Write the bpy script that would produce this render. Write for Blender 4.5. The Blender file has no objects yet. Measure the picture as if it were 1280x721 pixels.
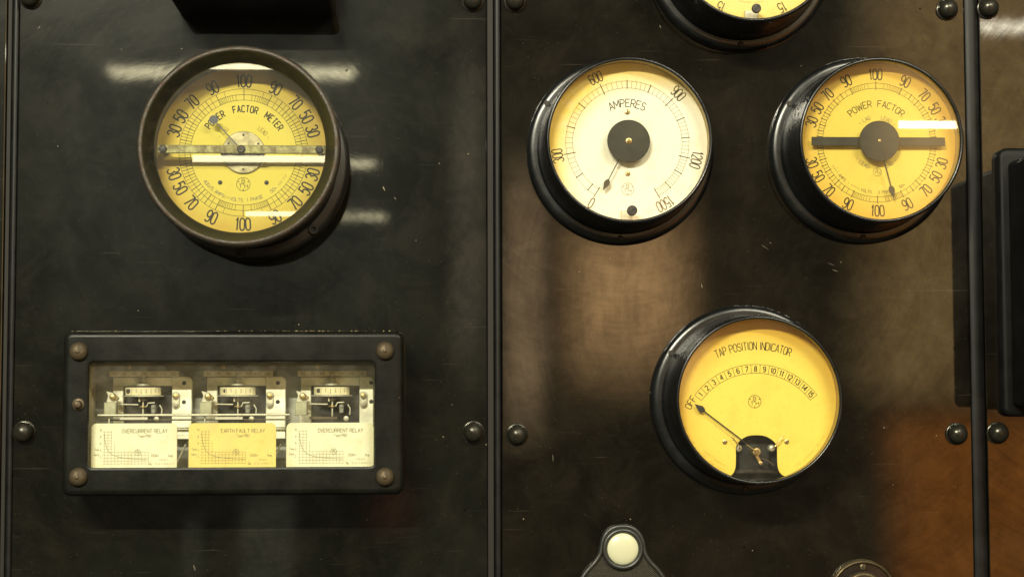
import bpy, bmesh, math, random
from math import sin, cos, pi, radians, atan2, hypot
random.seed(7)
S = bpy.context.scene
C = S.collection
Z0 = 1.45                       # eye height above the floor, metres

# ------------------------------------------------------------------ camera
cam = bpy.data.cameras.new('camera'); camo = bpy.data.objects.new('camera', cam); C.objects.link(camo)
camo.location = (0, -2.2, Z0)
camo.rotation_euler = (radians(93.559), radians(0.15), radians(-2.8624))
cam.sensor_width = 36; cam.lens = 36 * 2200 / 1280
cam.clip_start = 0.05; cam.clip_end = 200
S.camera = camo
# ------------------------------------------------------------------ dim indoor air light
w = bpy.data.worlds.new('World'); S.world = w; w.use_nodes = True
bg = w.node_tree.nodes['Background']
bg.inputs[0].default_value = (1.0, 0.92, 0.58, 1); bg.inputs[1].default_value = 0.10
S.view_settings.view_transform = 'Standard'; S.view_settings.look = 'None'
S.view_settings.exposure = 0; S.view_settings.gamma = 1
S.view_settings.use_curve_mapping = False

# ------------------------------------------------------------------ lamps of the hall, and added fill lamps
def strip(name, loc, sx, sy, radiance, col, target=(0, 0, Z0 + .2), soft=None):
    l = bpy.data.lights.new(name, 'AREA'); l.shape = 'RECTANGLE'; l.size = sx; l.size_y = sy
    l.energy = radiance * pi * sx * sy; l.color = col
    o = bpy.data.objects.new(name, l); C.objects.link(o); o.location = loc
    # face the switchboard, long side level
    ty = target[1] - loc[1]; tz = target[2] - loc[2]
    o.rotation_euler = (pi / 2 + atan2(tz, ty), 0, 0)
    if soft:                    # the lamp dims towards its edges (share of width, share of height)
        l.use_nodes = True; nt = l.node_tree; em = nt.nodes['Emission']
        ge = nt.nodes.new('ShaderNodeNewGeometry'); sp = nt.nodes.new('ShaderNodeSeparateXYZ'); nt.links.new(ge.outputs['Parametric'], sp.inputs[0])
        last = None
        for ax, w_ in ((0, soft[0]), (1, soft[1])):
            for inv in (False, True):
                mr = nt.nodes.new('ShaderNodeMapRange'); mr.interpolation_type = 'SMOOTHSTEP'
                mr.inputs[1].default_value = 1.0 if inv else 0.0; mr.inputs[2].default_value = 1.0 - w_ if inv else w_
                nt.links.new(sp.outputs[ax], mr.inputs[0])
                if last is None: last = mr.outputs[0]
                else:
                    mu = nt.nodes.new('ShaderNodeMath'); mu.operation = 'MULTIPLY'; nt.links.new(last, mu.inputs[0]); nt.links.new(mr.outputs[0], mu.inputs[1]); last = mu.outputs[0]
        nt.links.new(last, em.inputs['Strength'])
    return o
TUBE = (1.0, 0.94, 0.72)
for L, y, t in ((-4.0, 800, .075), (-8.6, 9.5, .060), (-12.8, 8.5, .055), (-17.2, 8, .05)):
    strip('ceiling_tube_lamp', (-1.18, L, Z0 + 2.0), 1.5, t, y, TUBE if L > -5 else (1.0, 0.90, 0.55))
for L, cx_, ln in ((-7.1, 3.75, 1.5), (-10.7, 3.74, .5)):
    strip('ceiling_tube_lamp', (cx_, L, Z0 + 2.0), ln, 0.055, 12, TUBE)
strip('ceiling_tube_lamp', (1.6, -3.1, Z0 + 2.0), 1.5, 0.075, 250, TUBE)
# added unseen area lamps behind the viewer, standing in for lit wall and timber
strip('beige_fill_light', (3.45, -6.0, Z0 + 1.05), 3.1, 2.35, 1.5, (1.0, 0.61, 0.22), soft=(.15, .10))
strip('orange_fill_light', (3.40, -6.05, Z0 - 1.10), 2.6, 2.35, 1.4, (1.0, 0.29, 0.02), soft=(.12, .12))
strip('warm_fill_light', (0.96, -6.0, Z0 + 0.50), 0.86, 1.25, 4.0, (1.0, 0.58, 0.24), soft=(.40, .46))  # added lamp: soft warm patch mirrored in the middle panel
strip('warm_fill_light', (0.47, -6.0, Z0 + 0.45), 0.30, 1.6, 1.8, (1.0, 0.66, 0.34), soft=(.4, .3))  # second added lamp, a narrower warm patch beside it
strip('edge_band_fill_light', (0.21, -6.0, Z0 + 0.9), 0.26, 2.0, 0.5, (1.0, 0.85, 0.58), soft=(.45, .3))  # added strip lamp for the lighter band along the left panel's edge
strip('dim_band_fill_light', (-0.72, -6.0, Z0 - 0.75), 0.32, 0.75, 0.22, (1.0, 1.0, 0.72), soft=(.25, .2))  # added lamp mirrored as a dim band low on the left panel
strip('dim_band_fill_light', (-1.06, -6.0, Z0 - 0.75), 0.14, 0.6, 0.16, (1.0, 1.0, 0.72), soft=(.4, .3))  # added likewise, for a fainter and narrower band
strip('red_fill_light', (-0.15, -6.0, Z0 - 0.52), 0.36, 0.42, 0.2, (1.0, 0.28, 0.16), soft=(.5, .5))  # added lamp that gives the small red reflection
strip('pale_fill_light', (-1.3, -9.0, Z0 + 1.55), 3.6, 3.4, 0.23, (0.92, 1.0, 0.80), soft=(.3, .4))  # added large dim lamp, lifts the left panel's reflection towards green

# ------------------------------------------------------------------ materials
def mat(name):
    m = bpy.data.materials.new(name); m.use_nodes = True
    return m, m.node_tree, m.node_tree.nodes['Principled BSDF']
def N(nt, t, **k):
    n = nt.nodes.new(t)
    for a, b in k.items():
        if a.startswith('i_'):
            n.inputs[int(a[2:])].default_value = b
        else: setattr(n, a, b)
    return n
def ramp(nt, fac, stops):
    r = nt.nodes.new('ShaderNodeValToRGB')
    e = r.color_ramp.elements
    while len(e) < len(stops): e.new(0.5)
    for q, (p, c) in zip(e, stops):
        q.position = p; q.color = (c, c, c, 1) if isinstance(c, (int, float)) else (*c, 1)
    nt.links.new(fac, r.inputs[0]); return r
def noise(nt, vec, scale, detail=4, rough=.6, dist=0):
    n = nt.nodes.new('ShaderNodeTexNoise')
    n.inputs['Scale'].default_value = scale; n.inputs['Detail'].default_value = detail
    n.inputs['Roughness'].default_value = rough; n.inputs['Distortion'].default_value = dist
    if vec is not None: nt.links.new(vec, n.inputs['Vector'])
    return n
def math_(nt, op, a, b=None, clamp=False):
    n = nt.nodes.new('ShaderNodeMath'); n.operation = op; n.use_clamp = clamp
    for i, v in enumerate((a, b)):
        if v is None: continue
        if isinstance(v, (int, float)): n.inputs[i].default_value = v
        else: nt.links.new(v, n.inputs[i])
    return n.outputs[0]
def mixc(nt, fac, a, b):
    n = nt.nodes.new('ShaderNodeMix'); n.data_type = 'RGBA'
    for i, v in ((0, fac), (6, a), (7, b)):
        if isinstance(v, (int, float)): n.inputs[i].default_value = v
        elif isinstance(v, tuple): n.inputs[i].default_value = (*v, 1)
        else: nt.links.new(v, n.inputs[i])
    return n.outputs[2]
def objco(nt): return nt.nodes.new('ShaderNodeTexCoord').outputs['Object']
def bump(nt, b, h, strength, dist=.001):
    n = nt.nodes.new('ShaderNodeBump'); n.inputs['Strength'].default_value = strength
    n.inputs['Distance'].default_value = dist
    nt.links.new(h, n.inputs['Height']); nt.links.new(n.outputs[0], b.inputs['Normal'])

def panel_material(name, centres, base=(.013, .0122, .0095)):
    """black stove-enamelled steel, hand polished in arcs round the instruments"""
    m, nt, b = mat(name); co = nt.nodes.new('ShaderNodeNewGeometry').outputs['Position']
    sep = nt.nodes.new('ShaderNodeSeparateXYZ'); nt.links.new(co, sep.inputs[0])
    arcs = None
    for (cx, cz, fr) in centres:
        dx = math_(nt, 'SUBTRACT', sep.outputs[0], cx / 1000); dz = math_(nt, 'SUBTRACT', sep.outputs[2], Z0 + cz / 1000)
        r = math_(nt, 'SQRT', math_(nt, 'ADD', math_(nt, 'MULTIPLY', dx, dx), math_(nt, 'MULTIPLY', dz, dz)))
        cb = nt.nodes.new('ShaderNodeCombineXYZ')
        nt.links.new(math_(nt, 'MULTIPLY', dx, 5.0), cb.inputs[0]); nt.links.new(math_(nt, 'MULTIPLY', dz, 5.0), cb.inputs[1])
        nt.links.new(math_(nt, 'MULTIPLY', r, fr), cb.inputs[2])
        n = noise(nt, cb.outputs[0], 1.0, 6, .72, .35).outputs[0]
        arcs = n if arcs is None else math_(nt, 'MULTIPLY', math_(nt, 'ADD', arcs, n), .5)
    cloud = noise(nt, co, 7, 5, .6, .6).outputs[0]
    fine = noise(nt, co, 900, 3, .6).outputs[0]
    mid = noise(nt, co, 120, 3, .6).outputs[0]
    ro = math_(nt, 'ADD', math_(nt, 'MULTIPLY', ramp(nt, arcs, ((.38, 0.0), (.66, 1.0))).outputs[0], .07),
               math_(nt, 'MULTIPLY', ramp(nt, cloud, ((.35, 0.0), (.7, 1.0))).outputs[0], .07))
    nt.links.new(math_(nt, 'ADD', ro, .16), b.inputs['Roughness'])
    smear = noise(nt, co, 19, 8, .74, .45).outputs[0]
    cw = math_(nt, 'ADD', .42, math_(nt, 'ADD', math_(nt, 'MULTIPLY', ramp(nt, smear, ((.36, 0.0), (.62, 1.0))).outputs[0], .30), math_(nt, 'MULTIPLY', ramp(nt, arcs, ((.38, 1.0), (.60, 0.0))).outputs[0], .16)))
    nt.links.new(cw, b.inputs['Coat Weight']); b.inputs['Coat IOR'].default_value = 1.85
    nt.links.new(math_(nt, 'ADD', math_(nt, 'MULTIPLY', ro, .20), .016), b.inputs['Coat Roughness'])
    # worn enamel colour: greyer and browner patches, pale specks and chips
    c = mixc(nt, ramp(nt, cloud, ((.35, 0.0), (.68, 1.0))).outputs[0], tuple(v * .55 for v in base), tuple(v * 1.7 for v in base))
    c = mixc(nt, math_(nt, 'MULTIPLY', ramp(nt, smear, ((.46, 0.0), (.72, 1.0))).outputs[0], .55), c, (.015, .0115, .007))
    scr = nt.nodes.new('ShaderNodeMapping'); scr.inputs['Rotation'].default_value = (0, radians(24), 0); scr.inputs['Scale'].default_value = (7, 1, 320); nt.links.new(co, scr.inputs[0])
    sc1 = noise(nt, scr.outputs[0], 1.0, 2, .5, .25).outputs[0]
    scr2 = nt.nodes.new('ShaderNodeMapping'); scr2.inputs['Rotation'].default_value = (0, radians(-58), 0); scr2.inputs['Scale'].default_value = (9, 1, 380); nt.links.new(co, scr2.inputs[0])
    sc2 = noise(nt, scr2.outputs[0], 1.0, 2, .5, .3).outputs[0]
    sc = math_(nt, 'ADD', ramp(nt, sc1, ((.70, 0.0), (.76, 1.0))).outputs[0], ramp(nt, sc2, ((.71, 0.0), (.77, 1.0))).outputs[0], True)
    c = mixc(nt, math_(nt, 'MULTIPLY', sc, .34), c, (.065, .058, .042))
    c = mixc(nt, math_(nt, 'MULTIPLY', ramp(nt, arcs, ((.46, 0.0), (.70, 1.0))).outputs[0], math_(nt, 'MULTIPLY', ramp(nt, noise(nt, co, 3.2, 3, .6, .5).outputs[0], ((.48, 0.0), (.66, 1.0))).outputs[0], .6)), c, (.017, .0155, .011))
    vo = nt.nodes.new('ShaderNodeTexVoronoi'); vo.inputs['Scale'].default_value = 34; nt.links.new(co, vo.inputs['Vector'])
    sp = math_(nt, 'LESS_THAN', vo.outputs['Distance'], .028)
    pick = nt.nodes.new('ShaderNodeSeparateColor'); nt.links.new(vo.outputs['Color'], pick.inputs[0])
    sp = math_(nt, 'MULTIPLY', sp, math_(nt, 'GREATER_THAN', pick.outputs[0], .62))
    c = mixc(nt, math_(nt, 'MULTIPLY', sp, .55), c, (.34, .30, .20))
    vo2 = nt.nodes.new('ShaderNodeTexVoronoi'); vo2.inputs['Scale'].default_value = 150; nt.links.new(co, vo2.inputs['Vector'])
    p2 = nt.nodes.new('ShaderNodeSeparateColor'); nt.links.new(vo2.outputs['Color'], p2.inputs[0])
    dust = math_(nt, 'MULTIPLY', math_(nt, 'LESS_THAN', vo2.outputs['Distance'], .07), math_(nt, 'GREATER_THAN', p2.outputs[1], .8))
    c = mixc(nt, math_(nt, 'MULTIPLY', dust, .18), c, (.3, .27, .2))
    vo3 = nt.nodes.new('ShaderNodeTexVoronoi'); vo3.inputs['Scale'].default_value = 22; nt.links.new(co, vo3.inputs['Vector'])
    p3 = nt.nodes.new('ShaderNodeSeparateColor'); nt.links.new(vo3.outputs['Color'], p3.inputs[0])
    wob = math_(nt, 'MULTIPLY', math_(nt, 'SUBTRACT', mid, .5), .05)
    pit = math_(nt, 'MULTIPLY', math_(nt, 'LESS_THAN', math_(nt, 'ADD', vo3.outputs['Distance'], wob), .034), math_(nt, 'GREATER_THAN', p3.outputs[2], .6))
    c = mixc(nt, pit, c, (.003, .0026, .002))
    nt.links.new(math_(nt, 'MULTIPLY', cw, math_(nt, 'SUBTRACT', 1.0, math_(nt, 'MULTIPLY', pit, .85))), b.inputs['Coat Weight'])
    nt.links.new(c, b.inputs['Base Color'])
    h = math_(nt, 'ADD', math_(nt, 'MULTIPLY', arcs, .55), math_(nt, 'ADD', math_(nt, 'MULTIPLY', fine, .10), math_(nt, 'MULTIPLY', mid, .16)))
    bump(nt, b, h, .020, .0012)
    nt.links.new(b.inputs['Normal'].links[0].from_socket, b.inputs['Coat Normal'])
    b.inputs['Specular IOR Level'].default_value = .05
    return m

def enamel(name, base, rough=.28, spec=.5, wear=None, bumpy=.05, coat=0):
    m, nt, b = mat(name); co = objco(nt)
    n = noise(nt, co, 22, 6, .65).outputs[0]
    c = mixc(nt, ramp(nt, n, ((.4, 0.0), (.65, 1.0))).outputs[0], base, tuple(v * 1.7 + .002 for v in base))
    if wear:
        w2 = noise(nt, co, 90, 5, .7).outputs[0]
        c = mixc(nt, ramp(nt, w2, ((wear[1], 0.0), (wear[1] + .08, 1.0))).outputs[0], c, wear[0])
    nt.links.new(c, b.inputs['Base Color'])
    nt.links.new(math_(nt, 'ADD', math_(nt, 'MULTIPLY', n, .25), rough - .12), b.inputs['Roughness'])
    b.inputs['Specular IOR Level'].default_value = spec
    b.inputs['Coat Weight'].default_value = coat; b.inputs['Coat Roughness'].default_value = .12
    bump(nt, b, noise(nt, co, 350, 4, .7).outputs[0], bumpy, .001)
    return m
def metal(name, col, rough, dirt=(.03, .022, .012), amt=.55, scale=60, metallic=1.0, bumpy=.12):
    m, nt, b = mat(name); co = objco(nt)
    n = noise(nt, co, scale, 6, .7).outputs[0]
    f = ramp(nt, n, ((amt - .1, 0.0), (amt + .12, 1.0))).outputs[0]
    nt.links.new(mixc(nt, f, col, dirt), b.inputs['Base Color'])
    nt.links.new(math_(nt, 'SUBTRACT', metallic, math_(nt, 'MULTIPLY', f, metallic * .7)), b.inputs['Metallic'])
    nt.links.new(math_(nt, 'ADD', rough, math_(nt, 'MULTIPLY', f, .3)), b.inputs['Roughness'])
    bump(nt, b, noise(nt, co, 500, 4, .7).outputs[0], bumpy, .001)
    return m
def dialpaint(name, base, edge, r0, r1, stain=None, off=(0, 0)):
    """enamelled dial, yellowed with age towards its rim"""
    m, nt, b = mat(name); co = objco(nt)
    sep = nt.nodes.new('ShaderNodeSeparateXYZ'); nt.links.new(co, sep.inputs[0])
    x = math_(nt, 'SUBTRACT', sep.outputs[0], off[0] / 1000); z = math_(nt, 'SUBTRACT', sep.outputs[2], off[1] / 1000)
    r = math_(nt, 'SQRT', math_(nt, 'ADD', math_(nt, 'MULTIPLY', x, x), math_(nt, 'MULTIPLY', z, z)))
    nl = noise(nt, co, 14, 4, .6).outputs[0]
    r = math_(nt, 'ADD', r, math_(nt, 'MULTIPLY', math_(nt, 'SUBTRACT', nl, .5), .03))
    f = nt.nodes.new('ShaderNodeMapRange'); f.interpolation_type = 'SMOOTHSTEP'
    f.inputs[1].default_value = r0 / 1000; f.inputs[2].default_value = r1 / 1000
    nt.links.new(r, f.inputs[0])
    c = mixc(nt, f.outputs[0], base, edge)
    n2 = noise(nt, co, 45, 5, .65).outputs[0]
    c = mixc(nt, math_(nt, 'MULTIPLY', ramp(nt, n2, ((.5, 0.0), (.75, 1.0))).outputs[0], .55), c, tuple(v * k for v, k in zip(base, (.88, .80, .62))))
    n3 = noise(nt, co, 420, 2, .5).outputs[0]
    c = mixc(nt, math_(nt, 'MULTIPLY', ramp(nt, n3, ((.68, 0.0), (.75, 1.0))).outputs[0], .45), c, tuple(v * .5 for v in edge))
    nt.links.new(c, b.inputs['Base Color']); b.inputs['Roughness'].default_value = .55
    b.inputs['Specular IOR Level'].default_value = .25
    bump(nt, b, n2, .05, .001)
    return m
def plain(name, col, rough=.5, metallic=0.0, spec=.5):
    m, nt, b = mat(name)
    n = noise(nt, objco(nt), 130, 4, .65).outputs[0]
    nt.links.new(mixc(nt, ramp(nt, n, ((.35, 0.0), (.7, 1.0))).outputs[0], col, tuple(v * .72 for v in col)), b.inputs['Base Color'])
    b.inputs['Roughness'].default_value = rough; b.inputs['Metallic'].default_value = metallic
    b.inputs['Specular IOR Level'].default_value = spec
    return m
def glassmat(name, f0=.085, tint=(1, 1, 1), dusty=.02):
    m = bpy.data.materials.new(name); m.use_nodes = True; nt = m.node_tree; nt.nodes.clear()
    out = nt.nodes.new('ShaderNodeOutputMaterial')
    g = nt.nodes.new('ShaderNodeNewGeometry')
    d = nt.nodes.new('ShaderNodeVectorMath'); d.operation = 'DOT_PRODUCT'
    nt.links.new(g.outputs['Normal'], d.inputs[0]); nt.links.new(g.outputs['Incoming'], d.inputs[1])
    c = math_(nt, 'ABSOLUTE', d.outputs['Value'])
    fr = math_(nt, 'ADD', f0, math_(nt, 'MULTIPLY', math_(nt, 'POWER', math_(nt, 'SUBTRACT', 1.0, c), 5.0), 1 - f0), True)
    t = nt.nodes.new('ShaderNodeBsdfTransparent'); t.inputs[0].default_value = (*tint, 1)
    gl = nt.nodes.new('ShaderNodeBsdfGlossy'); gl.inputs['Roughness'].default_value = .012
    mx = nt.nodes.new('ShaderNodeMixShader'); nt.links.new(fr, mx.inputs[0]); nt.links.new(t.outputs[0], mx.inputs[1]); nt.links.new(gl.outputs[0], mx.inputs[2])
    # thin film of dust
    df = nt.nodes.new('ShaderNodeBsdfDiffuse'); df.inputs[0].default_value = (.55, .5, .38, 1)
    n = noise(nt, objco(nt), 35, 6, .7).outputs[0]
    mx2 = nt.nodes.new('ShaderNodeMixShader')
    nt.links.new(math_(nt, 'MULTIPLY', ramp(nt, n, ((.42, .15), (.72, 1.0))).outputs[0], dusty), mx2.inputs[0])
    nt.links.new(mx.outputs[0], mx2.inputs[1]); nt.links.new(df.outputs[0], mx2.inputs[2]); nt.links.new(mx2.outputs[0], out.inputs[0])
    return m

M = {}
M['panel_l'] = panel_material('black_enamelled_steel_left', ((-215, 300, 150), (-230, -20, 90)), (.0042, .0045, .0034))
M['panel_m'] = panel_material('black_enamelled_steel_middle', ((248, 310, 130), (500, 120, 110)), (.0046, .0036, .0022))
M['panel_r'] = panel_material('black_enamelled_steel_right', ((980, 250, 120),), (.0046, .0036, .0022))
M['black'] = enamel('black_case_enamel', (.0045, .005, .0055), .26, .5, ((.05, .045, .035), .72), .06, .1)
M['frame'] = enamel('grey_black_frame_enamel', (.0045, .0048, .0037), .34, .18, ((.10, .085, .05), .70), .12)
M['boxblack'] = enamel('dull_black_box_enamel', (.0035, .0035, .0035), .50, .18)
M['joint'] = enamel('black_joint_strip', (.0035, .0037, .004), .45, .28)
M['backing'] = plain('dark_backing_board', (.006, .0045, .003), .7)
M['rust'] = metal('worn_iron_bezel', (.080, .074, .064), .30, (.060, .036, .020), .54, 95, .65, .9)
M['cone'] = metal('dark_worn_cone', (.014, .0145, .014), .28, (.022, .017, .012), .58, 60, .4, .3)
M['caseold'] = enamel('worn_black_case', (.012, .012, .0105), .42, .5, ((.09, .06, .035), .68), .15)
M['bolt'] = metal('bronzed_bolt', (.045, .043, .033), .20, (.02, .018, .013), .55, 40, .75, .08)
M['copper'] = metal('dull_copper', (.115, .088, .052), .42, (.05, .034, .018), .50, 130, .6, .35)
M['dimbrass'] = metal('tarnished_brass', (.13, .10, .05), .34, (.05, .035, .016), .52, 90, .8, .2)
M['brass'] = metal('old_brass', (.62, .47, .2), .34, (.2, .13, .05), .58, 120)
M['steel'] = metal('dull_nickel', (.62, .60, .47), .45, (.28, .24, .14), .62, 120, .55)
M['bracketgrey'] = enamel('greenish_grey_bracket', (.30, .30, .20), .5, .4, None, .08)
M['hubplate'] = metal('yellowed_hub_plate', (.42, .38, .20), .45, (.30, .26, .12), .55, 60, .5)
M['castgrey'] = enamel('pale_grey_casting', (.72, .71, .56), .5, .4, None, .08)
M['screw'] = metal('dark_screw', (.06, .05, .04), .4, (.02, .016, .012), .5, 200, .6)
M['bar'] = metal('olive_brass_bar', (.30, .29, .10), .42, (.16, .13, .05), .5, 130, .35, .2)
M['darkbar'] = enamel('olive_black_pointer_paint', (.028, .026, .015), .55, .3)
M['bluing'] = enamel('blued_needle_steel', (.030, .034, .040), .4, .4)
M['ink'] = plain('dial_ink', (.030, .023, .012), .6, 0, .2)
M['faintink'] = plain('faded_dial_ink', (.22, .16, .055), .6, 0, .2)
M['titleink'] = plain('brown_ink', (.055, .040, .018), .6, 0, .2)
M['ampink'] = plain('faded_brown_ink', (.085, .062, .026), .6, 0, .2)
M['dial_old'] = dialpaint('yellow_dial', (.68, .585, .075), (.50, .32, .03), 54, 112)
M['dial_pf'] = dialpaint('amber_dial', (.78, .61, .095), (.66, .37, .035), 58, 108)
M['dial_tap'] = dialpaint('golden_dial', (.92, .735, .125), (.74, .41, .035), 66, 116, off=(8, -14))  # aged rim; bezel shade at upper left is also put into the colour
M['dial_amp'] = dialpaint('cream_dial_yellowed_at_one_side', (.94, .92, .74), (.88, .64, .11), 84, 124, off=(27, -27))
M['dial_top'] = dialpaint('pale_yellow_dial', (.86, .74, .26), (.78, .55, .10), 75, 115)
M['rim_in'] = plain('yellowed_inner_rim', (.50, .36, .10), .5)
M['rim_dark'] = plain('dark_inner_rim', (.085, .065, .03), .5)
M['glass'] = glassmat('dial_glass')
M['glass_relay'] = glassmat('relay_window_glass', .045, (.99, .995, .98), .075)
M['white_plate'] = dialpaint('cream_name_plate', (.82, .81, .60), (.76, .68, .34), 40, 70)
M['yellow_plate'] = dialpaint('yellow_name_plate', (.82, .68, .22), (.76, .58, .15), 46, 75)
M['plateink'] = plain('plate_ink', (.27, .24, .12), .6, 0, .2)
M['inside'] = enamel('relay_interior_grey', (.24, .245, .21), .55, .3)
M['insidewall'] = enamel('relay_side_wall', (.40, .34, .20), .45, .4)
M['dark'] = enamel('dark_recess', (.012, .013, .013), .5, .3)
M['drum'] = plain('ivory_drum', (.82, .76, .48), .45)
m_, nt_, b_ = mat('opal_lens'); b_.inputs['Base Color'].default_value = (.58, .59, .41, 1); b_.inputs['Roughness'].default_value = .3; b_.inputs['Subsurface Weight'].default_value = 0; M['opal'] = m_
bump(nt_, b_, noise(nt_, objco(nt_), 60, 3, .6).outputs[0], .08, .001)
M['pewter'] = metal('dark_pewter', (.075, .078, .075), .34, (.02, .018, .015), .6, 50, .7, .1)
M['chip'] = plain('pale_paint_chip', (.26, .23, .15), .7)
M['chipdim'] = plain('dull_paint_chip', (.085, .075, .05), .6)
M['debris'] = plain('dusty_flakes', (.34, .27, .13), .8)
def knurl(name):
    m, nt, b = mat(name); co = objco(nt)
    sep = nt.nodes.new('ShaderNodeSeparateXYZ'); nt.links.new(co, sep.inputs[0])
    p = math_(nt, 'SINE', math_(nt, 'MULTIPLY', math_(nt, 'ADD', sep.outputs[0], sep.outputs[2]), 2100.))
    q = math_(nt, 'SINE', math_(nt, 'MULTIPLY', math_(nt, 'SUBTRACT', sep.outputs[0], sep.outputs[2]), 2100.))
    h = math_(nt, 'MAXIMUM', p, q)
    b.inputs['Base Color'].default_value = (.085, .08, .062, 1); b.inputs['Metallic'].default_value = .4; b.inputs['Roughness'].default_value = .4
    bump(nt, b, h, .9, .0012); return m
M['knurl'] = knurl('knurled_dark_plate')

# ------------------------------------------------------------------ mesh helpers (millimetres; x right, h out of the wall, z up)
class MB:
    def __init__(s): s.v = []; s.f = []; s.k = 0
    def P(s, x, h, z): s.v.append((x / 1000, -h / 1000, z / 1000)); return len(s.v) - 1
    def loft(s, loops, cap0=False, cap1=False, wrap=False):
        ids = [[s.P(*p) for p in lp] for lp in loops]; n = len(ids[0])
        rng = range(len(ids)) if wrap else range(len(ids) - 1)
        for i in rng:
            a, b = ids[i], ids[(i + 1) % len(ids)]
            for j in range(n):
                s.f.append((a[j], a[(j + 1) % n], b[(j + 1) % n], b[j]))
        if cap0: s.f.append(tuple(reversed(ids[0])))
        if cap1: s.f.append(tuple(ids[-1]))
        return s
    def lathe(s, prof, cx=0, cz=0, seg=72, cap0=False, cap1=False, wrap=False):
        return s.loft([[(cx + r * cos(2 * pi * k / seg), h, cz + r * sin(2 * pi * k / seg)) for k in range(seg)] for r, h in prof], cap0, cap1, wrap)
    def prism(s, out, h0, h1, bev=0):
        lo = [[(x, h0, z) for x, z in out]]
        if bev:
            cx = sum(p[0] for p in out) / len(out); cz = sum(p[1] for p in out) / len(out)
            ins = inset(out, bev)
            lo += [[(x, h1 - bev, z) for x, z in out], [(x, h1, z) for x, z in ins]]
        else: lo.append([(x, h1, z) for x, z in out])
        return s.loft(lo, True, True)
    def box(s, x0, x1, h0, h1, z0, z1, bev=0, r=0):
        o = rr((x0 + x1) / 2, (z0 + z1) / 2, x1 - x0, z1 - z0, r) if r else [(x0, z0), (x1, z0), (x1, z1), (x0, z1)]
        return s.prism(o, h0, h1, bev)
    def tube(s, pts, r, seg=10, caps=True, closed=False):
        """round bar through 3-D points (x,h,z)"""
        from mathutils import Vector
        P = [Vector(p) for p in pts]; loops = []; n = len(P); up = Vector((0, 1, 0))
        for i, p in enumerate(P):
            a = P[(i - 1) % n] if (closed or i > 0) else p; b = P[(i + 1) % n] if (closed or i < n - 1) else p
            t = (b - a).normalized(); u = t.cross(up)
            if u.length < 1e-4: u = t.cross(Vector((1, 0, 0)))
            u.normalize(); w_ = u.cross(t)
            rr_ = r[i] if isinstance(r, (list, tuple)) else r
            loops.append([tuple(p + rr_ * (cos(2 * pi * k / seg) * u + sin(2 * pi * k / seg) * w_)) for k in range(seg)])
        return s.loft(loops, caps and not closed, caps and not closed, closed)
    # ---- flat print
    def ribbon(s, pts, wd, h, closed=False):
        n = len(pts)
        if not closed:          # sharp turns: separate strokes with overlapping ends
            for i in range(1, n - 1):
                a, p, b = pts[i - 1], pts[i], pts[i + 1]
                d1 = nrm(p[0] - a[0], p[1] - a[1]); d2 = nrm(b[0] - p[0], b[1] - p[1])
                if d1 and d2 and d1[0] * d2[0] + d1[1] * d2[1] < .35:
                    e = wd * .45
                    s.ribbon(list(pts[:i]) + [(p[0] + d1[0] * e, p[1] + d1[1] * e)], wd, h)
                    return s.ribbon([(p[0] - d2[0] * e * .3, p[1] - d2[1] * e * .3)] + list(pts[i + 1:]), wd, h)
        L = []; R_ = []
        s.k += 1; hh = h + .012 * (s.k % 9)
        for i in range(n):
            p = pts[i]
            a = pts[(i - 1) % n] if (closed or i) else None; b = pts[(i + 1) % n] if (closed or i < n - 1) else None
            d1 = nrm(p[0] - a[0], p[1] - a[1]) if a else None; d2 = nrm(b[0] - p[0], b[1] - p[1]) if b else None
            d1 = d1 or d2; d2 = d2 or d1
            if d1 is None: return s
            m = nrm(d1[0] + d2[0], d1[1] + d2[1]) or d1
            c = max(.5, m[0] * d1[0] + m[1] * d1[1]); o = wd / 2 / c
            L.append(s.P(p[0] - m[1] * o, hh, p[1] + m[0] * o)); R_.append(s.P(p[0] + m[1] * o, hh, p[1] - m[0] * o))
        for i in range(n if closed else n - 1):
            j = (i + 1) % n; s.f.append((R_[i], R_[j], L[j], L[i]))
        return s
    def arcline(s, cx, cz, R, a0, a1, wd, h, seg=None):
        n = seg or max(6, int(abs(a1 - a0) / 3)); cl = abs(a1 - a0) >= 359.9
        pts = [(cx + R * sin(radians(a0 + (a1 - a0) * k / n)), cz + R * cos(radians(a0 + (a1 - a0) * k / n))) for k in range(n if cl else n + 1)]
        return s.ribbon(pts, wd, h, cl)
    def tick(s, cx, cz, a, r0, r1, wd, h):
        a = radians(a); return s.ribbon([(cx + r0 * sin(a), cz + r0 * cos(a)), (cx + r1 * sin(a), cz + r1 * cos(a))], wd, h)
    def disc(s, x, z, r, h, seg=16):
        s.f.append(tuple(s.P(x + r * cos(2 * pi * k / seg), h, z + r * sin(2 * pi * k / seg)) for k in range(seg))); return s
    def text_at(s, t, x, z, ht, asp, wd, h, rot=0, gap=.28, align=0):
        T = layout(t, ht, asp, gap); tot = T[-1][2] if T else 0
        c, q = cos(radians(-rot)), sin(radians(-rot)); o = -tot / 2 if align == 0 else 0
        for ch, x0, _ in T:
            for st, cl in GL.get(ch, ()):
                pts = [((o + x0 + px * wdt(ch) * asp * ht), (py - .5) * ht) for px, py in st]
                s.ribbon([(x + c * a - q * b, z + q * a + c * b) for a, b in pts], wd, h, cl)
        return s
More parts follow.
